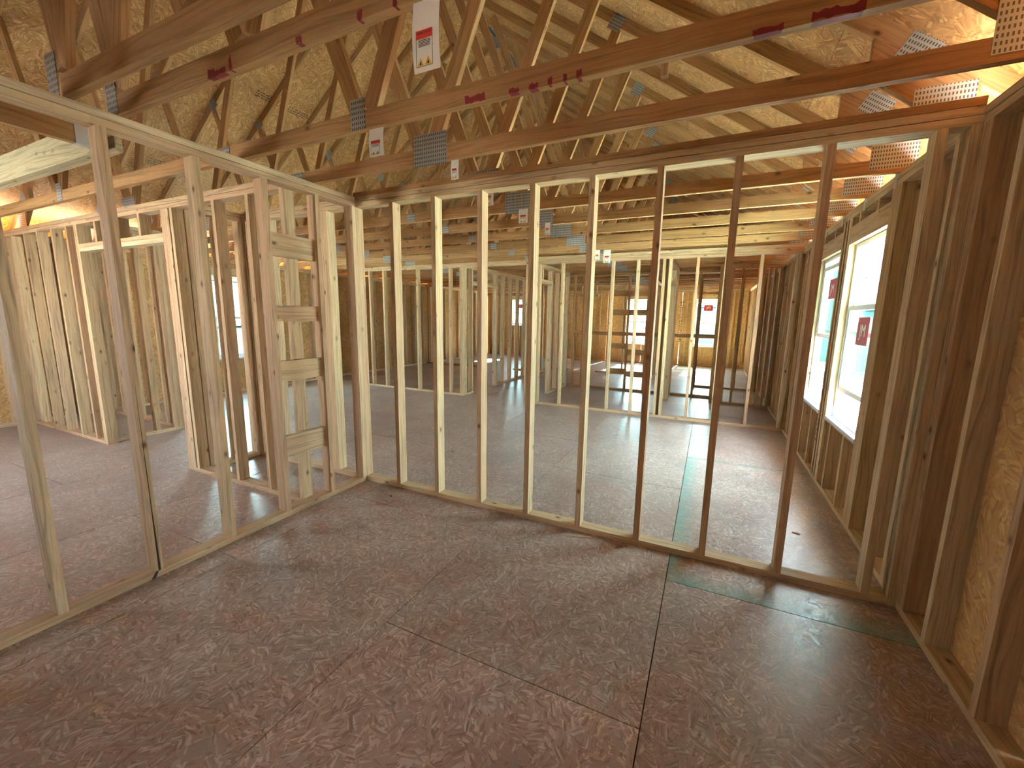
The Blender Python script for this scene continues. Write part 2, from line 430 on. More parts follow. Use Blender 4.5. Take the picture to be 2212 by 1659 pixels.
# ------------------------------------------------------------------ outer walls
def sheathing(root, axis, c0, c1, a0, a1, z0, z1, holes):
    """osb sheets with seams every 1.22 along the wall, holes = (a, b, z0, z1)"""
    m = MB()
    cuts = set([a0, a1]); x = a0
    while x < a1: cuts.add(round(x, 4)); x += 1.2192
    for h in holes: cuts.add(h[0]); cuts.add(h[1])
    cuts = sorted(cuts)
    hs = set(h for q in holes for h in (q[0], q[1]))
    for p, q in zip(cuts, cuts[1:]):
        if q-p < .002: continue
        mid = (p+q)/2; g0 = 0 if p in hs else G*.7; g1 = 0 if q in hs else G*.7
        spans = [(z0, z1)]
        for h in holes:
            if h[0] < mid < h[1]: spans = [(z0, h[2]), (h[3], z1)]
        for (s0, s1) in spans:
            if axis == 'x': m.box(p+g0, q-g1, c0, c1, s0, s1, 2)
            else: m.box(c0, c1, p+g0, q-g1, s0, s1, 2)
    return m.build('sheathing', M['osb_wall'], root)

wr_ = empty('wall_right', (XR, 4.4, 0)); tag(wr_, kind='structure')
W1 = (1.02, 1.88, .66, 2.165); W2 = (2.13, 2.96, .66, 2.165)
st = [-3.2, -2.76, -2.355, -1.949, -1.543, -1.137, -.7304, -.324, -.079, -.0395, .10, .20, .49, .865, .905, .945, .982,
      1.255, 1.66, 1.88, 1.92, 2.0, 2.092, 2.40, 2.81, 2.96, 3.0, 3.30, 3.62, 3.73] + spaced(4.03, 12.05)
frame_wall(wr_, 'y', XR, XRO, YF, 12.19, st, [(W1[0], W1[1], W1[2], W1[3], .15), (W2[0], W2[1], W2[2], W2[3], .15)], plate_joints=(1.4, 4.6, 8.3))
sheathing(wr_, 'y', XRO+.001, XRO+.012, YF, 12.2, -.25, PZ+.02, [W1, W2])
window(1, 'y', XR, XRO+.02, *W1, .215, (1.30, 1.575, 1.33, 1.55))
window(2, 'y', XR, XRO+.02, *W2, .65, (2.42, 2.68, 1.74, 1.94))

wl_ = empty('wall_left', (XL, 4.4, 0)); tag(wl_, kind='structure')
W3 = (1.80, 2.62, .66, 2.165)
frame_wall(wl_, 'y', XLO, XL, YF, 12.19, spaced(-3.2, -.4) + [-.35, -.15, -.04, .3, .7, 1.1, 1.45, 1.72, 1.76, 2.1, 2.62, 2.66, 3.05, 3.45, 3.85, 3.92] + spaced(4.2, 12.0),
           [(W3[0], W3[1], W3[2], W3[3], .15)], plate_joints=(1.1, 5.0))
sheathing(wl_, 'y', XLO-.012, XLO-.001, YF, 12.2, -.25, PZ+.02, [W3])
window(3, 'y', XL, XLO-.02, *W3, .0)

wf_ = empty('wall_far', (-.8, YB, 0)); tag(wf_, kind='structure')
W6 = (2.24, 2.94, .66, 2.165); W7 = (.10, .80, .66, 2.165); W8 = (-4.35, -3.65, 1.2, 2.165)
frame_wall(wf_, 'x', YB, YB+TW, XL, XR, spaced(-5.3, -4.45) + [-4.39, -4.0, -3.65, -3.61] + spaced(-3.3, .05) + [.06, .02, .8, .84, 1.2, 1.6, 2.0, 2.16, 2.20, 2.55, 2.94, 2.98, 3.35, 3.70],
           [(W6[0], W6[1], W6[2], W6[3], .15), (W7[0], W7[1], W7[2], W7[3], .15), (W8[0], W8[1], W8[2], W8[3], .15)])
sheathing(wf_, 'x', YB+TW+.001, YB+TW+.012, XLO, XRO, -.25, PZ+.02, [W6, W7, W8])
window(4, 'x', YB, YB+TW+.02, *W6, .0, (2.52, 2.78, 1.80, 1.99))
window(5, 'x', YB, YB+TW+.02, *W7, .3)
window(6, 'x', YB, YB+TW+.02, *W8, .0, (-4.1, -3.9, 1.85, 2.0))

wb_ = empty('wall_back', (-.8, YF, 0)); tag(wb_, kind='structure')
fill_opening = (-3.3, -2.5, .9, 2.165)  # unseen opening behind the camera, added and sized to let fill light in
frame_wall(wb_, 'x', YF-TW, YF-.001, XL, XR, spaced(-5.3, 3.7), [(fill_opening[0], fill_opening[1], fill_opening[2], fill_opening[3], .15)])
sheathing(wb_, 'x', YF-TW-.012, YF-TW-.001, XLO, XRO, -.25, PZ+.02, [fill_opening])

# ------------------------------------------------------------------ partitions
def partition(label, loc, group=None):
    o = empty('stud_partition', loc); tag(o, label, 'stud wall', group); return o

pA = partition('open stud wall across the middle of the picture, with evenly spaced bare studs', (1.9, .045, 0))
xa = [-.046+S*i for i in range(1, 9)]
frame_wall(pA, 'x', 0, TW, -1.60, XR-.001, [-1.60, -1.50, -1.16, -.42, -.38, -.046] + xa + [3.617, 3.731], plate_joints=(-.2, 1.06))
part('top_plate', M['truss'], pA, -.02, 1.00, .0, TW, PZ+.0025, PZ+.036); part('top_plate', M['truss'], pA, 1.005, XR-.001, .0, TW, PZ+.0025, PZ+.0385)
pB = partition('open stud wall on the left running from the foreground back to the corner', (-.045, -1.6, 0))
ys = [-.038, -.393, -.8, -1.206, -1.619, -2.013, -2.42, -2.83, -3.24]
frame_wall(pB, 'y', -TW, 0, YF, -.0005, ys, plate_joints=(-1.64,),
           blocks=[(-.762, -.393, 1.905, 2.065, -.075, -.037), (-.762, -.393, 1.45, 1.565, -.075, -.037),
                   (-.762, -.393, 1.015, 1.165, -.075, -.037), (-.762, -.393, .44, .60, -.075, -.037)])
cr = MB(); cr.quad([(.0006, -1.606, .037), (.0006, -1.594, .037), (.0006, -1.599, .45), (.0006, -1.602, 1.25), (.0006, -1.604, .45)], [(0, 0)]*5)
cr.quad([(.0006, -1.645, .0), (.0006, -1.622, .0), (.0006, -1.604, .038), (.0006, -1.618, .038)], [(0, 0)]*4)
cr.build('split_crack', M['dark_gap'], pB, label='dark split near the foot of one stud')
# the closet wall with its wide doorway
pC = partition('stud wall with a wide framed doorway, left of the ladder blocking', (-2.7, -.545, 0))
frame_wall(pC, 'x', -.59, -.501, XL+.001, -TW-.001,
           [-.129, -.52, -.95, -1.56, -1.62, -1.66, -1.70, -3.40, -3.36, -3.60, -3.96, -4.35, -4.72, -5.12, -5.36, -2.1, -2.5, -2.95],
           [(-3.322, -1.702, None, 2.118, .076)], plate_joints=(-3.1,))
pD = partition('short stud wall forming the return of the corner beside the wide doorway', (-3.40, -.16, 0))
frame_wall(pD, 'y', -3.46, -3.371, -.499, .17, [-.499, -.30, -.10, .09, .13])
pE = partition('back wall of the closet at far left, behind the short return wall', (-4.4, .21, 0))
frame_wall(pE, 'x', .172, .261, XL+.001, -3.371, [-5.3, -4.9, -4.5, -4.1, -3.75, -3.45])
pF = partition('narrow side wall of the chase behind the ladder blocking', (-1.56, -.25, 0))
frame_wall(pF, 'y', -1.60, -1.511, -.499, -.001, [-.499, -.26, -.04])
# second cross wall
pG = partition('cross stud wall beyond the middle room, right half reaching the window wall', (1.8, 3.97, 0))
frame_wall(pG, 'x', 3.93, 3.93+TW, -.16, XR-.001, [-.16, .06, .47, 1.29, 1.67, 2.045, 2.13, 2.50, 2.86, 2.90, 3.29, 3.70], plate_joints=(1.6,))
part('top_plate', M['stud'], pG, -.16, 1.9, 3.93, 3.93+TW, PZ+.003, PZ+.040); part('top_plate', M['stud'], pG, 1.905, XR-.001, 3.93, 3.93+TW, PZ+.003, PZ+.041)
pH = partition('cross stud wall beyond the middle room, left half behind the corner', (-2.7, 3.97, 0))
frame_wall(pH, 'x', 3.93, 3.93+TW, -4.12, -1.42, [-4.12, -4.06, -3.72, -3.35, -2.95, -2.50, -2.05, -1.74, -1.50, -1.458], plate_joints=(-2.9,))
bm_ = empty('ceiling_beam', (-.8, 3.97, 2.39))
tag(bm_, 'flat header bridging the hallway opening between the two cross walls', 'beam')
part('beam_board', M['stud'], bm_, -1.418, -.162, 3.93, 3.93+TW, H, H+T); part('beam_board', M['stud'], bm_, -1.418, -.162, 3.93, 3.93+TW, H+T+.001, PZ)
pI = partition('left side wall of the hallway, with a doorway right behind the cross wall', (-1.47, 6, 0))
frame_wall(pI, 'y', -1.51, -1.421, 4.021, 8.6, [4.021, 4.25, 4.6, 5.24, 5.28, 5.62, 6.0, 6.4, 6.8, 7.2, 7.6, 8.0, 8.5], [(4.3, 5.24, None, 2.10, .076)])
pJ = partition('right side wall of the hallway, with a doorway near the cross wall', (-.12, 5, 0))
frame_wall(pJ, 'y', -.16, -.071, 4.021, 6.098, [4.021, 4.06, 4.5, 4.98, 5.02, 5.40, 5.80, 6.06], [(4.12, 4.98, None, 2.12, .076)])
pK = partition('third cross stud wall, with ladder blocking and a row of fire blocks at mid height', (1.4, 6.14, 0))
kx = [-.16, .02, .235, .80, 1.18, 1.56, 1.98, 2.06, 2.50, 2.85]
fb_ = [(kx[i]+T, kx[i+1], 1.16, 1.235, 6.10, 6.189) for i in range(1, 9)]
lad = [(.84, 1.18, z, z+.115, 6.14, 6.178) for z in (1.97, 1.58, .88, .35)] + [(1.22, 1.56, z, z+.115, 6.14, 6.178) for z in (1.97, 1.58, .76, .30)]
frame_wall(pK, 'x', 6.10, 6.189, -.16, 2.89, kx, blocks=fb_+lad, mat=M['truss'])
pL = partition('short stud wall running back from the second cross wall, right of the ladder blocking', (2.08, 5, 0))
frame_wall(pL, 'y', 2.04, 2.129, 4.021, 6.098, [4.021, 4.45, 4.49, 5.5, 6.02], [(4.53, 5.5, None, 2.10, .076)])
pM = partition('low-lit closet stud wall beside the window wall, beyond the second cross wall', (3.3, 5.65, 0))
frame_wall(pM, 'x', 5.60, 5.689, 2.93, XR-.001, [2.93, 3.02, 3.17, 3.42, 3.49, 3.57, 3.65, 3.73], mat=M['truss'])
pN = partition('short stack of studs ending the closet beside the window wall', (2.88, 5.85, 0))
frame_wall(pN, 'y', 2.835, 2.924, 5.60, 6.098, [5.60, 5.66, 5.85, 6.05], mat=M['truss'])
pO = partition('fourth cross stud wall, low and far, in front of the end wall', (3.1, 7.5, 0))
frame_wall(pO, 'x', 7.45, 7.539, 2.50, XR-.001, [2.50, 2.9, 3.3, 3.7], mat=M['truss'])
pP = partition('long far stud wall at the left of the hallway end', (-3.4, 8.0, 0))
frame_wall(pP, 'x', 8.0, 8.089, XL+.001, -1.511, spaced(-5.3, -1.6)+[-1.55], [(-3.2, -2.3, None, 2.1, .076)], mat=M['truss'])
pQ = partition('far stud wall running to the end wall between its two right windows', (1.45, 9.5, 0))
frame_wall(pQ, 'y', 1.40, 1.489, 8.3, 12.098, spaced(8.3, 12.0), mat=M['stud'])
pR = partition('far stud wall seen through the hallway doorway', (-.7, 9.2, 0))
frame_wall(pR, 'x', 8.8, 8.889, -1.421, .9, spaced(-1.421, .85)+[.862], [(-.9, -.1, None, 2.1, .076)], mat=M['stud'])

# ------------------------------------------------------------------ roof trusses
SL = .7; XC = -.8; ZL = 2.73    # slope, ridge x, lower edge of the top chord at the inner wall face
CV = .1087; HN = 2.0            # vertical thickness of the top chord
def zlow(x): return ZL + SL*(XR-x) if x >= XC else ZL + SL*(XR-(2*XC-x))
def chord_poly(x0, x1): return [(x0, zlow(x0)), (x1, zlow(x1)), (x1, zlow(x1)+CV), (x0, zlow(x0)+CV)]
def web_poly(xa, za, xb, zb, w_=.089):
    dx, dz = xb-xa, zb-za; L = math.hypot(dx, dz); nx, nz = -dz/L*w_/2, dx/L*w_/2
    return [(xa-nx, za-nz), (xb-nx, zb-nz), (xb+nx, zb+nz), (xa+nx, za+nz)]
def ccw(p):
    a = sum(p[i][0]*p[(i+1) % len(p)][1]-p[(i+1) % len(p)][0]*p[i][1] for i in range(len(p)))
    return p if a > 0 else list(reversed(p))
def tpart(name, root, poly, gd, y0=0., y1=T, mat=None):
    m = MB(); Y = root.location.y; m.prism(ccw(poly), Y+y0, Y+y1, gd); return m.build(name, mat or M['truss'], root)
def tplate(root, cx, cz, w_, h, rot=0.0):
    Y = root.location.y
    for (ya, yb) in ((-.0022, -.0004),):
        m = MB(); c, s_ = math.cos(rot), math.sin(rot)
        def q(u, v): return (cx+u*c-v*s_, cz+u*s_+v*c)
        P = [q(-w_/2, -h/2), q(w_/2, -h/2), q(w_/2, h/2), q(-w_/2, h/2)]; uvs = [(-w_/2, -h/2), (w_/2, -h/2), (w_/2, h/2), (-w_/2, h/2)]
        m.quad([(x, Y+ya, z) for x, z in P], uvs); m.quad([(x, Y+yb, z) for x, z in reversed(P)], list(reversed(uvs)))
        for i in range(4):
            (x0, z0), (x1, z1) = P[i], P[(i+1) % 4]; m.quad([(x0, Y+ya, z0), (x0, Y+yb, z0), (x1, Y+yb, z1), (x1, Y+ya, z1)], [(0, .9), (0, .9), (0, .9), (0, .9)])
        m.build('nail_plate', M['plate'], root)
def make_truss(y, full=True):
    r = empty('roof_truss', (XC, y, PZ))
    gr = (1, 0)
    xl = XLO if full else 0.0
    tpart('bottom_chord', r, [(xl, PZ), (XRO, PZ), (XRO, PZ+.0885), (xl, PZ+.0885)], gr)
    tpart('top_chord', r, [(XC, zlow(XC)), (4.28, zlow(4.28)), (4.28, zlow(4.28)+CV), (XC, zlow(XC)+CV)], (1, -SL))
    if full: tpart('top_chord', r, [(2*XC-4.28, zlow(4.28)), (XC, zlow(XC)), (XC, zlow(XC)+CV), (2*XC-4.28, zlow(4.28)+CV)], (1, SL))
    sides = (1, -1) if full else (1,)
    for sg in sides:
        def mx(x): return x if sg > 0 else 2*XC-x
        def w(xa, za, xb, zb, ww=.089): tpart('web', r, web_poly(mx(xa), za, mx(xb), zb, ww), (mx(xb)-mx(xa), zb-za), .0007 if xb > xa else .0012, T-.0007)
        xb = 1.744; w(1.075, PZ+.095, xb, zlow(xb)-.03)
        xb2 = -.21; w(.975, PZ+.095, xb2, zlow(xb2)-.06)
        # slider under the top chord at the heel
        tpart('heel_slider', r, [(mx(3.40), 2.80), (mx(3.70), PZ+.09), (mx(3.855), PZ+.09), (mx(3.855), zlow(3.855)-.002), (mx(3.40), zlow(3.40)-.002)], (sg*1, -.75))
        tplate(r, mx(3.72), PZ+.13, .24, .21); tplate(r, mx(3.60), zlow(3.60)+.045, .16, .14, -sg*.61)
        if full and y < -.9: tplate(r, mx(.99), PZ+.075, .10, .15)
        elif full: tplate(r, mx(1.06), PZ+.075, .25, .19)
        tplate(r, mx(1.744), zlow(1.744)+.03, .13, .13, -sg*.61)
    tplate(r, XC, zlow(XC)+.0, .2, .16)
    if full: tplate(r, -.16, PZ+.045, .10, .08)
    return r
def copy_tree(o, parent=None):
    c = o.copy(); COL.objects.link(c); c.parent = parent
    for ch in list(o.children): copy_tree(ch, c)
    return c
NTH = ['first', 'second', 'third', 'fourth', 'fifth', 'sixth', 'seventh', 'eighth', 'ninth', 'tenth', 'eleventh', 'twelfth', 'thirteenth', 'fourteenth',
       'fifteenth', 'sixteenth', 'seventeenth', 'eighteenth', 'nineteenth', 'twentieth', 'twenty-first', 'twenty-second', 'twenty-third', 'twenty-fourth']
ty = [-.923, -.40] + [.31+.61*i for i in range(20)]
base_t = make_truss(ty[1])
TR = []
for i, y in enumerate(ty):
    t = make_truss(ty[0]) if i == 0 else (base_t if i == 1 else copy_tree(base_t))
    t.location = (XC, y, PZ)
    lab = ['wooden roof truss with red paint daubs along its bottom chord, nearest full truss overhead',
           'wooden roof truss just before the middle stud wall, with a large ribbed plate'][i] if i < 2 else \
          'wooden roof truss, %s one beyond the middle stud wall' % NTH[i-2]
    tag(t, lab, 'roof truss', 'roof trusses spanning the house'); TR.append(t)
# the two girder plies close overhead
for y, lab, gw in ((-1.723, 'thick truss ply close overhead at top left, nearer of the pair', 0), (-1.535, 'thick truss ply close overhead at top left, farther of the pair with purple-red marks', 1)):
    t = make_truss(y, False); tag(t, lab, 'roof truss', 'paired plies over the foreground')
    tplate(t, -.02 if gw else -.07, PZ+.10, .10, .19)
    for q, (xb, zb) in enumerate(((-.42, 4.2), (.60, 4.4), (.02, 4.6))):
        tpart('web', t, web_poly(.02, PZ+.12, xb, zb), (xb, zb-PZ), .0015+.0008*q, T-.0015-.0008*q)
g1 = empty('girder_beam', (-3, -1.3, PZ)); tag(g1, 'pale doubled beam over the left room, upper and nearer of two', 'beam')
part('beam_board', M['green_wood'], g1, XLO, -.70, -1.345, -1.309, PZ, PZ+.184); part('beam_board', M['green_wood'], g1, XLO, -.60, -1.306, -1.268, PZ, PZ+.09)
g2 = empty('cross_joist', (-.66, -2.4, PZ)); tag(g2, 'short dark joist above the left room ending in a metal hanger', 'joist')
part('joist_board', M['truss'], g2, -.70, -.662, YF, -1.348, PZ, PZ+.14)
part('joist_hanger', M['metal'], g2, -.706, -.656, -1.46, -1.3465, PZ-.003, PZ+.10)

# ------------------------------------------------------------------ roof deck
def deck(side):
    m = MB(); n = 1.0/math.hypot(1, SL)
    y0, y1 = -3.75, 12.9
    run = 4.30 - XC; Ls = run*math.hypot(1, SL)
    row = 0; s0 = 0.0
    while s0 < Ls-.03:
        s1 = min(s0+1.2192, Ls-.03)
        y = y0 - (1.22 if row % 2 else 0)
        while y < y1:
            ya, yb = max(y, y0), min(y+2.438, y1)
            if yb-ya > .05:
                def P(s_, yy, off):
                    d = s_*n; x = (4.30-d); z = zlow(4.30)+CV+.0015+SL*d
                    xx = x+off*SL*n; zz = z+off*n
                    if side < 0: xx = 2*XC-xx
                    return (xx, yy, zz)
                a, b = s0+G, s1-G; p, q = ya+G, yb-G
                lo = [P(a, p, 0), P(b, p, 0), P(b, q, 0), P(a, q, 0)]; hi = [P(a, p, .011), P(b, p, .011), P(b, q, .011), P(a, q, .011)]
                uv = [(p, a), (p, b), (q, b), (q, a)]
                if side > 0: lo_, hi_ = lo, list(reversed(hi))
                else: lo_, hi_ = list(reversed(lo)), hi
                m.quad(lo_, uv if side > 0 else list(reversed(uv))); m.quad(hi_, list(reversed(uv)) if side > 0 else uv)
                for i in range(4):
                    j = (i+1) % 4; m.quad([lo[i], hi[i], hi[j], lo[j]], [(0, 0), (.01, 0), (.01, .01), (0, .01)])
            y += 2.438
        s0 += 1.2192; row += 1
    # felt over the sheets
    def Q(d, yy, off):
        x = 4.30-d; z = zlow(4.30)+CV+.0015+SL*d; xx = x+off*SL*n; zz = z+off*n
        return ((2*XC-xx) if side < 0 else xx, yy, zz)
    D = run-.05
    m.quad([Q(0, y0, .013), Q(D, y0, .013), Q(D, y1, .013), Q(0, y1, .013)], [(0, 0)]*4, 1)
    return m
cl = empty('ceiling', (XC, 4.5, 6)); tag(cl, kind='structure')
deck(1).build('roof_deck', [M['osb_roof'], M['dark_gap']], cl); deck(-1).build('roof_deck', [M['osb_roof'], M['dark_gap']], cl)
for x_ in (4.282, 2*XC-4.282-.02):
    part('eave_shade_board', M['truss'], cl, x_, x_+.02, -3.75, 12.9, 2.30, 2.49)  # eave-end boards added to cut direct daylight into the roof space
for xa_, xb_ in ((4.02, 4.281), (2*XC-4.281, 2*XC-4.02)): part('eave_shade_panel', M['osb_wall'], cl, xa_, xb_, -3.75, 12.9, 2.375, 2.386)  # partial strips added under the overhang to dim the bright eaves
rc = MB()
for sg in (1, -1):
    pts = [(XC, zlow(XC)+CV+.05), (XC+sg*.22, zlow(XC)+CV+.05-.22*SL), (XC+sg*.22, zlow(XC)+CV+.065-.22*SL), (XC, zlow(XC)+CV+.065)]
    rc.prism(ccw(pts), -3.75, 12.9, (0, 1))
rc.build('ridge_cap', M['shingle'], cl)
# gable end above the far wall
gm = MB(); gm.prism(ccw([(XLO, PZ+.02), (XRO, PZ+.02), (XRO, zlow(XRO)+CV), (XC, zlow(XC)+CV), (XLO, zlow(XLO)+CV)]), 12.20, 12.211, (0, 1))
gm.build('gable_sheathing', M['osb_wall'], cl)
gm = MB(); gm.prism(ccw([(XLO, PZ+.021), (XRO, PZ+.021), (XRO, zlow(XRO)+CV), (XC, zlow(XC)+CV), (XLO, zlow(XLO)+CV)]), YF-TW-.012, YF-TW-.001, (0, 1))
gm.build('gable_sheathing', M['osb_wall'], cl)

# hurricane ties on the right wall plate
tie0 = None
for i, t in enumerate(TR[2:14]):
    y = t.location.y
    m = MB()
    m.box(XR-.0035, XR-.0015, y+T+.002, y+T+.05, PZ-.085, PZ+.01); m.box(XR-.004, XR+.05, y+T+.0004, y+T+.002, PZ+.003, PZ+.12)
    m.box(XR-.004, XR-.0015, y+T-.03, y+T+.03, PZ-.03, PZ-.002)
    o = m.build('hurricane_tie', M['metal'], None, origin=(XR, y, PZ))
    tag(o, 'steel tie on the right wall plate, %s beyond the middle stud wall' % NTH[i], 'metal bracket', 'steel ties along the right top plate')

# ------------------------------------------------------------------ paint daubs on the first full truss and the girder ply
def daub(root, x0, x1, z0, z1, y, seed, wrap=0.0, mat='redpaint'):
    rnd = random.Random(seed); m = MB(); n = 9; pts = []
    for i in range(n+1): pts.append((x0+(x1-x0)*i/n, z0+(z1-z0)*rnd.uniform(-.12, .22)))
    for i in range(n, -1, -1): pts.append((x0+(x1-x0)*i/n+rnd.uniform(-.004, .004), z1-(z1-z0)*rnd.uniform(-.15, .25)))
    m.prism(ccw(pts), y-.0008, y-.0002); 
    if wrap: m.box(x0+.004, x1-.004, y-.0006, y+wrap, PZ-.0008, PZ-.0002)
    o = m.build('paint_mark', M[mat], root, label='dark red paint mark'); return o
t1 = TR[0]; yb = ty[0]
for k, (xc_, w_, h, wr2) in enumerate([(1.70, .105, .032, .0), (1.895, .05, .02, .02), (1.985, .045, .022, .03), (2.06, .02, .03, .02), (2.125, .018, .025, .03), (2.185, .025, .03, .03), (2.84, .09, .02, .02), (3.03, .14, .03, .03)]):
    daub(t1, xc_-w_/2, xc_+w_/2, PZ+.0, PZ+h, yb, 10+k, wr2)
girders = [o for o in bpy.data.objects if o.name.startswith('roof_truss') and o.get('group', '').startswith('paired')]
for o in girders:
    if abs(o.location.y+1.535) < .01:
        for k, (xc_, w_, h) in enumerate([(.93, .02, .05), (.86, .07, .02), (.80, .05, .03), (1.33, .03, .025), (1.62, .02, .03), (1.77, .018, .03)]):
            daub(o, xc_-w_/2, xc_+w_/2, PZ+.0, PZ+h, -1.535, 40+k, .02)

# ------------------------------------------------------------------ warning tags
def warn_tag(x, z, w_, h, y, label, full=True, rot=0.0, lean=0.0):
    r = empty('warning_tag', (x, y, z)); tag(r, label, 'tag', 'white warning tags hanging from the trusses')
    m = MB(); n = 6
    for i in range(n):
        za, zb = z-h*i/n, z-h*(i+1)/n; ca = .01*math.sin(3*i/n)*h/.2 + lean*i/n; cb = .01*math.sin(3*(i+1)/n)*h/.2 + lean*(i+1)/n
        for dy, fl in ((0, 0), (.0008, 1)):
            q = [(x-w_/2, y-ca+dy, za), (x-w_/2, y-cb+dy, zb), (x+w_/2, y-cb+dy, zb), (x+w_/2, y-ca+dy, za)]
            if fl: q.reverse()
            m.quad(q, [(0, 0)]*4)
    m.build('tag_sheet', M['tag'], r)
    yy = y-.012*h/.2-.003-abs(lean)*.6
    def slab(name, mat, x0, x1, z0, z1, lab=None):
        mm = MB(); mm.box(x0, x1, yy-.0006, yy, z0, z1); return mm.build(name, mat, r, label=lab)
    pw, top = w_*.62, z-h*.50
    if full: top = z-h*.46
    rh = h*.115
    slab('warning_banner', M['red'], x-pw/2, x+pw/2, top-rh, top, 'red banner')
    text_mesh('banner_print', 'WARNING', pw*.175, M['black'], r, (x, yy-.001, top-rh*.36), (math.pi/2, 0, 0), .0002)
    fm_ = MB()
    zb_ = z-h*.965
    for (a, b, c, d) in ((x-pw/2, x-pw/2+.0012, zb_, top-rh), (x+pw/2-.0012, x+pw/2, zb_, top-rh), (x-pw/2, x+pw/2, zb_, zb_+.0012)): fm_.box(a, b, yy-.0006, yy, c, d)
    nl = 5
    for i in range(nl): fm_.box(x-pw*.36, x+pw*.36, yy-.0006, yy, top-rh-h*.03-i*h*.020, top-rh-h*.023-i*h*.020)
    fm_.build('fine_print', M['black'], r)
    tm = MB()
    for cx in (x-pw*.23, x+pw*.23):
        tm.prism([(cx-pw*.20, zb_+.003), (cx+pw*.20, zb_+.003), (cx, zb_+h*.13)], yy-.0008, yy-.0002)
    tm.build('hazard_triangle', M['yellow'], r, label='pair of yellow hazard triangles')
    im = MB()
    for cx in (x-pw*.23, x+pw*.23):
        im.prism([(cx-pw*.05, zb_+h*.02), (cx+pw*.06, zb_+h*.025), (cx+pw*.03, zb_+h*.07), (cx-pw*.03, zb_+h*.06)], yy-.0014, yy-.0009)
    im.build('hazard_symbol', M['black'], r)
    return r
warn_tag(1.880, PZ-.001, .10, .200, -1.520, 'large white paper warning tag at top centre, hanging from the paired plies')
warn_tag(1.095, PZ-.001, .098, .135, -.905, 'white warning tag under the red-daubed truss, left of the big nail plate')
warn_tag(1.232, PZ-.001, .055, .115, -.375, 'small curled white warning tag just above the middle wall plate')
warn_tag(1.10, PZ+.03, .09, .13, .30, 'white warning tag beyond the middle wall, highest and leftmost of three in a row')
warn_tag(1.13, PZ+.01, .09, .12, .90, 'white warning tag beyond the middle wall, middle one of three in a row')
warn_tag(1.14, PZ+.01, .06, .12, 1.50, 'narrow white tag beyond the middle wall, lowest and rightmost of three in a row')
warn_tag(1.20, PZ-.001, .10, .14, 3.31, 'white tag seen above the second cross wall studs, left of two together')
warn_tag(1.345, PZ-.001, .10, .18, 3.34, 'white tag seen above the second cross wall studs, right of two together')

# short white block hanging below a truss on the right
bo = empty('wood_block', (2.44, -.3, 2.70)); tag(bo, 'short pale offcut hanging beside the rafters at upper right', 'wood block')
part('block_board', M['stud'], bo, 2.42, 2.455, -.345, -.31, 2.70, 2.87); 

# ink stamps on the sheets
def deck_stamp(side, x, y, seed, L=.30):
    rnd = random.Random(seed); m = MB(); n = 1/math.hypot(1, SL)
    def P(a, b):   # a along y, b up the slope, 2 mm under the sheet
        xx = x + b*n*(1 if side < 0 else -1); z = zlow(xx)+CV+.0015
        return (xx, y+a, z-.0012)
    for row in range(3):
        a = 0
        while a < L:
            w_ = rnd.uniform(.012, .05); b = row*.035
            q = [P(a, b), P(a, b+.016), P(a+w_, b+.016+rnd.uniform(-.004, .004)), P(a+w_, b)]
            m.quad(q, [(0, 0)]*4); a += w_+rnd.uniform(.008, .02)
    m.build('ink_stamp', M['ink'], cl)
for k, (x, y) in enumerate([(-3.21, .06), (-3.09, -.39), (-3.1, 1.33), (-3.1, 1.80), (-3.16, 2.2), (-2.02, 2.78), (-4.3, .0), (-4.4, .6), (-4.2, 1.2)]): deck_stamp(-1, x, y, k)
deck_stamp(1, 3.2, -.15, 77, .12)
im = MB(); rnd = random.Random(5); z_ = .78
while z_ < 2.1:
    h_ = rnd.uniform(.02, .07); im.box(1.80+rnd.uniform(-.02, .02), 1.80+rnd.uniform(.06, .13), YB+TW-.001, YB+TW+.0005, z_, z_+h_*.35); im.box(1.86, 1.875, YB+TW-.001, YB+TW+.0005, z_, z_+h_); z_ += h_+.012
im.build('ink_stamp', M['ink'], wf_)

# ------------------------------------------------------------------ things on the floor
def chip(x, y, l, w_, h, rz, name, mat, label, cat, group=None):
    m = MB(); m.prism([(-l/2, 0), (l*.35, 0), (l/2, h*.4), (l*.3, h), (-l*.42, h*.8)], -w_/2, w_/2)
    o = m.build(name, mat, None); o.location = (x, y, .0005); o.rotation_euler = (0, 0, rz); tag(o, label, cat, group); return o
chip(2.055, -.075, .16, .012, .006, .35, 'wood_splinter', M['stud'], 'long thin wood splinter lying against the middle wall plate', 'splinter')
chip(3.43, .69, .05, .02, .006, -.4, 'wood_chip', M['stud'], 'small pale wood chip on the floor near the right windows', 'wood chip')
chip(.44, -.17, .012, .010, .008, .3, 'floor_screw', M['darksteel'], 'dark screw head on the floor near the corner of the stud walls', 'screw')
chip(.24, 1.05, .07, .008, .006, -.9, 'wood_sliver', M['darksteel'], 'thin dark sliver on the floor just past the corner stud', 'splinter')
chip(-.5, 1.75, .07, .03, .003, .2, 'paper_scrap', M['tag'], 'small white scrap of paper on the middle room floor', 'paper')
cbd = [(2.10, 10.3, .8, .7, .15, 'flat pale cardboard sheet on the far room floor, nearer'), (2.35, 11.15, .9, .6, -.1, 'flat pale cardboard sheet on the far room floor, nearer the end window')]
for (x, y, l, w_, rz, lab) in cbd:
    m = MB(); m.box(-l/2, l/2, -w_/2, w_/2, 0, .004); o = m.build('cardboard_sheet', M['card'], None); o.location = (x, y, .001); o.rotation_euler = (0, 0, rz)
    tag(o, lab, 'cardboard', 'cardboard sheets on the far floor')

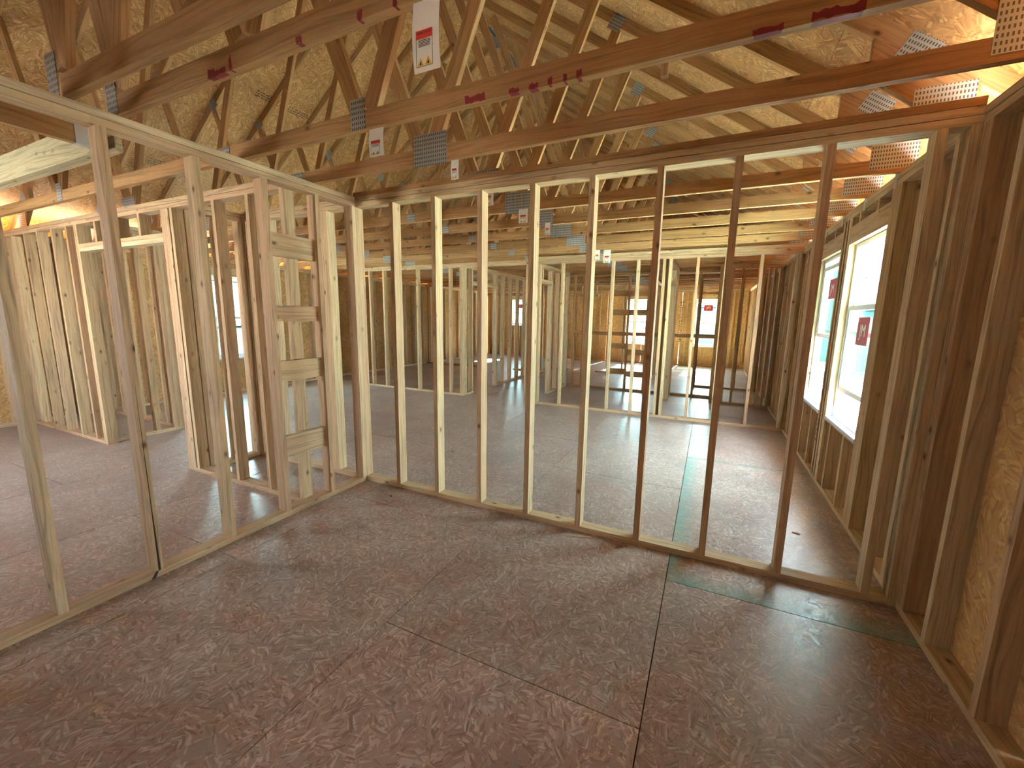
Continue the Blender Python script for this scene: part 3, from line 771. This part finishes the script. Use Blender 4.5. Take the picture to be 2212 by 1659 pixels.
def wire(pts, r, name, label, cat):
    cu = bpy.data.curves.new(name, 'CURVE'); cu.dimensions = '3D'; cu.bevel_depth = r; cu.bevel_resolution = 2
    sp = cu.splines.new('POLY'); sp.points.add(len(pts)-1); b = pts[0]
    for p, q in zip(sp.points, pts): p.co = (q[0]-b[0], q[1]-b[1], q[2]-b[2], 1)
    to = bpy.data.objects.new('tmp', cu); COL.objects.link(to); bpy.context.view_layer.update()
    me = bpy.data.meshes.new_from_object(to.evaluated_get(bpy.context.evaluated_depsgraph_get())); bpy.data.objects.remove(to)
    me.materials.clear(); me.materials.append(M['darksteel']); o = bpy.data.objects.new(name, me); COL.objects.link(o); o.location = b; tag(o, label, cat)
wire([(3.768-.006-.004*math.sin(i*1.9), 2.04+.010*math.sin(i*1.9)+.02*i/16, .60-.24*i/16) for i in range(17)], .0022, 'twisted_strap', 'dark twisted strap hanging on the post below the sills, between the right windows', 'strap')
wire([(3.762, 1.935+.008*math.sin(i*1.7), 1.96-.26*i/14) for i in range(15)], .0025, 'twisted_strap', 'dark twisted strap on the post between the right windows, level with the red sticker', 'strap')

# ------------------------------------------------------------------ outdoors
g = MB(); g.box(-60, 60, -40, 90, -.62, -.60); go = g.build('ground', M['dirt']); tag(go, kind='structure')
def flat(name, x0, x1, y0, y1, z, mat, label, cat, kind=None):
    m = MB(); m.box(x0, x1, y0, y1, z-.02, z); o = m.build(name, mat, None, origin=((x0+x1)/2, (y0+y1)/2, z)); tag(o, label, cat, None, kind); return o
flat('lawn', 5.6, 30, 12.1, 13.4, -.585, M['grass'], 'strip of green lawn outside the near window', 'lawn', 'stuff')
flat('lawn', 5.6, 30, 14.6, 19.1, -.585, M['grass'], 'lawn around the neighbouring houses outside', 'lawn', 'stuff')
flat('driveway', 4.6, 30, 4.0, 10.9, -.58, M['concrete'], 'pale concrete slab outside the right windows', 'driveway')
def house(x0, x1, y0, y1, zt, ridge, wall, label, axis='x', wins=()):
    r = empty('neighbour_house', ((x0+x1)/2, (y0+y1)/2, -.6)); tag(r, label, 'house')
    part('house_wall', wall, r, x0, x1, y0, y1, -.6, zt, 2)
    m = MB(); o_ = .35
    if axis == 'x':
        ym = (y0+y1)/2; L = math.hypot(ym-y0+o_, ridge-zt)
        for s0, s1 in ((y0-o_, ym), (y1+o_, ym)):
            q = [(x0-o_, s0, zt), (x1+o_, s0, zt), (x1+o_, s1, ridge), (x0-o_, s1, ridge)]; uv = [(x0, 0), (x1, 0), (x1, L), (x0, L)]
            m.quad(q, uv); m.quad([(a, b, c-.12) for a, b, c in reversed(q)], list(reversed(uv)))
        for xx in (x0-.01, x1+.01): m.quad([(xx, y0, zt), (xx, y1, zt), (xx, ym, ridge-.1)], [(0, 0)]*3, 1)
    else:
        xm = (x0+x1)/2; L = math.hypot(xm-x0+o_, ridge-zt)
        for s0, s1 in ((x0-o_, xm), (x1+o_, xm)):
            q = [(s0, y0-o_, zt), (s0, y1+o_, zt), (s1, y1+o_, ridge), (s1, y0-o_, ridge)]; uv = [(y0, 0), (y1, 0), (y1, L), (y0, L)]
            m.quad(q, uv); m.quad([(a, b, c-.12) for a, b, c in reversed(q)], list(reversed(uv)))
        for yy in (y0-.01, y1+.01): m.quad([(x0, yy, zt), (x1, yy, zt), (xm, yy, ridge-.1)], [(0, 0)]*3, 1)
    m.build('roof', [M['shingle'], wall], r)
    for (ax, c, a, b, z0_, z1_) in wins:
        if ax == 'y': fr = part('house_window', M['vinyl'], r, a-.08, b+.08, c-.05, c-.005, z0_-.08, z1_+.08); part('pane', M['darkwin'], fr, a, b, c-.06, c-.051, z0_, z1_)
        else: fr = part('house_window', M['vinyl'], r, c-.05*ax_s, c, a-.08, b+.08, z0_-.08, z1_+.08)
    return r
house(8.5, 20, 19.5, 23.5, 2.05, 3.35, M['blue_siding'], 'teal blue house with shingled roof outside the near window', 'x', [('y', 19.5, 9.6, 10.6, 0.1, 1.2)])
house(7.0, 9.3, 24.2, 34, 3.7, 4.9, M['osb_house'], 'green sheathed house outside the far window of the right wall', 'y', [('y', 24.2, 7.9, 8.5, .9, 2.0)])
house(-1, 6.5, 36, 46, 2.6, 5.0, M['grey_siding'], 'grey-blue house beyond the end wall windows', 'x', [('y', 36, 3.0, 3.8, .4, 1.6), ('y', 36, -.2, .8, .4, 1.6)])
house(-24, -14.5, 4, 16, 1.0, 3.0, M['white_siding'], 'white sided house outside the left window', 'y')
bx_ = empty('utility_box', (7.0, 11.8, -.6)); tag(bx_, 'small dark green utility box on the lawn outside the near window', 'utility box')
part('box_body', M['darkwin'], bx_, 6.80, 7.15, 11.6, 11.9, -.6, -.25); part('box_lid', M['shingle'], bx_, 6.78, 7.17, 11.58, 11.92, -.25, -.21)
def tree(x, y, h, rad, label, seed):
    rnd = random.Random(seed); r = empty('leafy_tree', (x, y, -.6)); tag(r, label, 'tree', 'trees outside')
    part('trunk', M['bark'], r, x-.15, x+.15, y-.15, y+.15, -.6, h*.6)
    m = MB()
    for k in range(60):
        th, ph = rnd.uniform(0, 6.28), math.acos(rnd.uniform(-1, 1)); rr = rad*rnd.uniform(.4, 1)
        c = Vector((x+rr*math.sin(ph)*math.cos(th), y+rr*math.sin(ph)*math.sin(th), h*.7+rr*.8*math.cos(ph)))
        for q in range(10):
            d = Vector((rnd.gauss(0, 1), rnd.gauss(0, 1), rnd.gauss(0, 1))).normalized()*rad*.28*rnd.random(); a = Vector((rnd.gauss(0, 1), rnd.gauss(0, 1), rnd.gauss(0, 1))).normalized()*rad*.14; b = a.cross(Vector((rnd.gauss(0, 1), rnd.gauss(0, 1), 1))).normalized()*rad*.10
            p = c+d; m.quad([p-a, p+b, p+a, p-b], [(0, 0)]*4)
    m.build('foliage', M['leaf'], r)
tree(-26, 15.5, 6.5, 3.2, 'green tree behind the white house outside the left window', 1)
tree(-26, 24, 6.0, 3.0, 'green tree outside the left window, right of the other', 2)
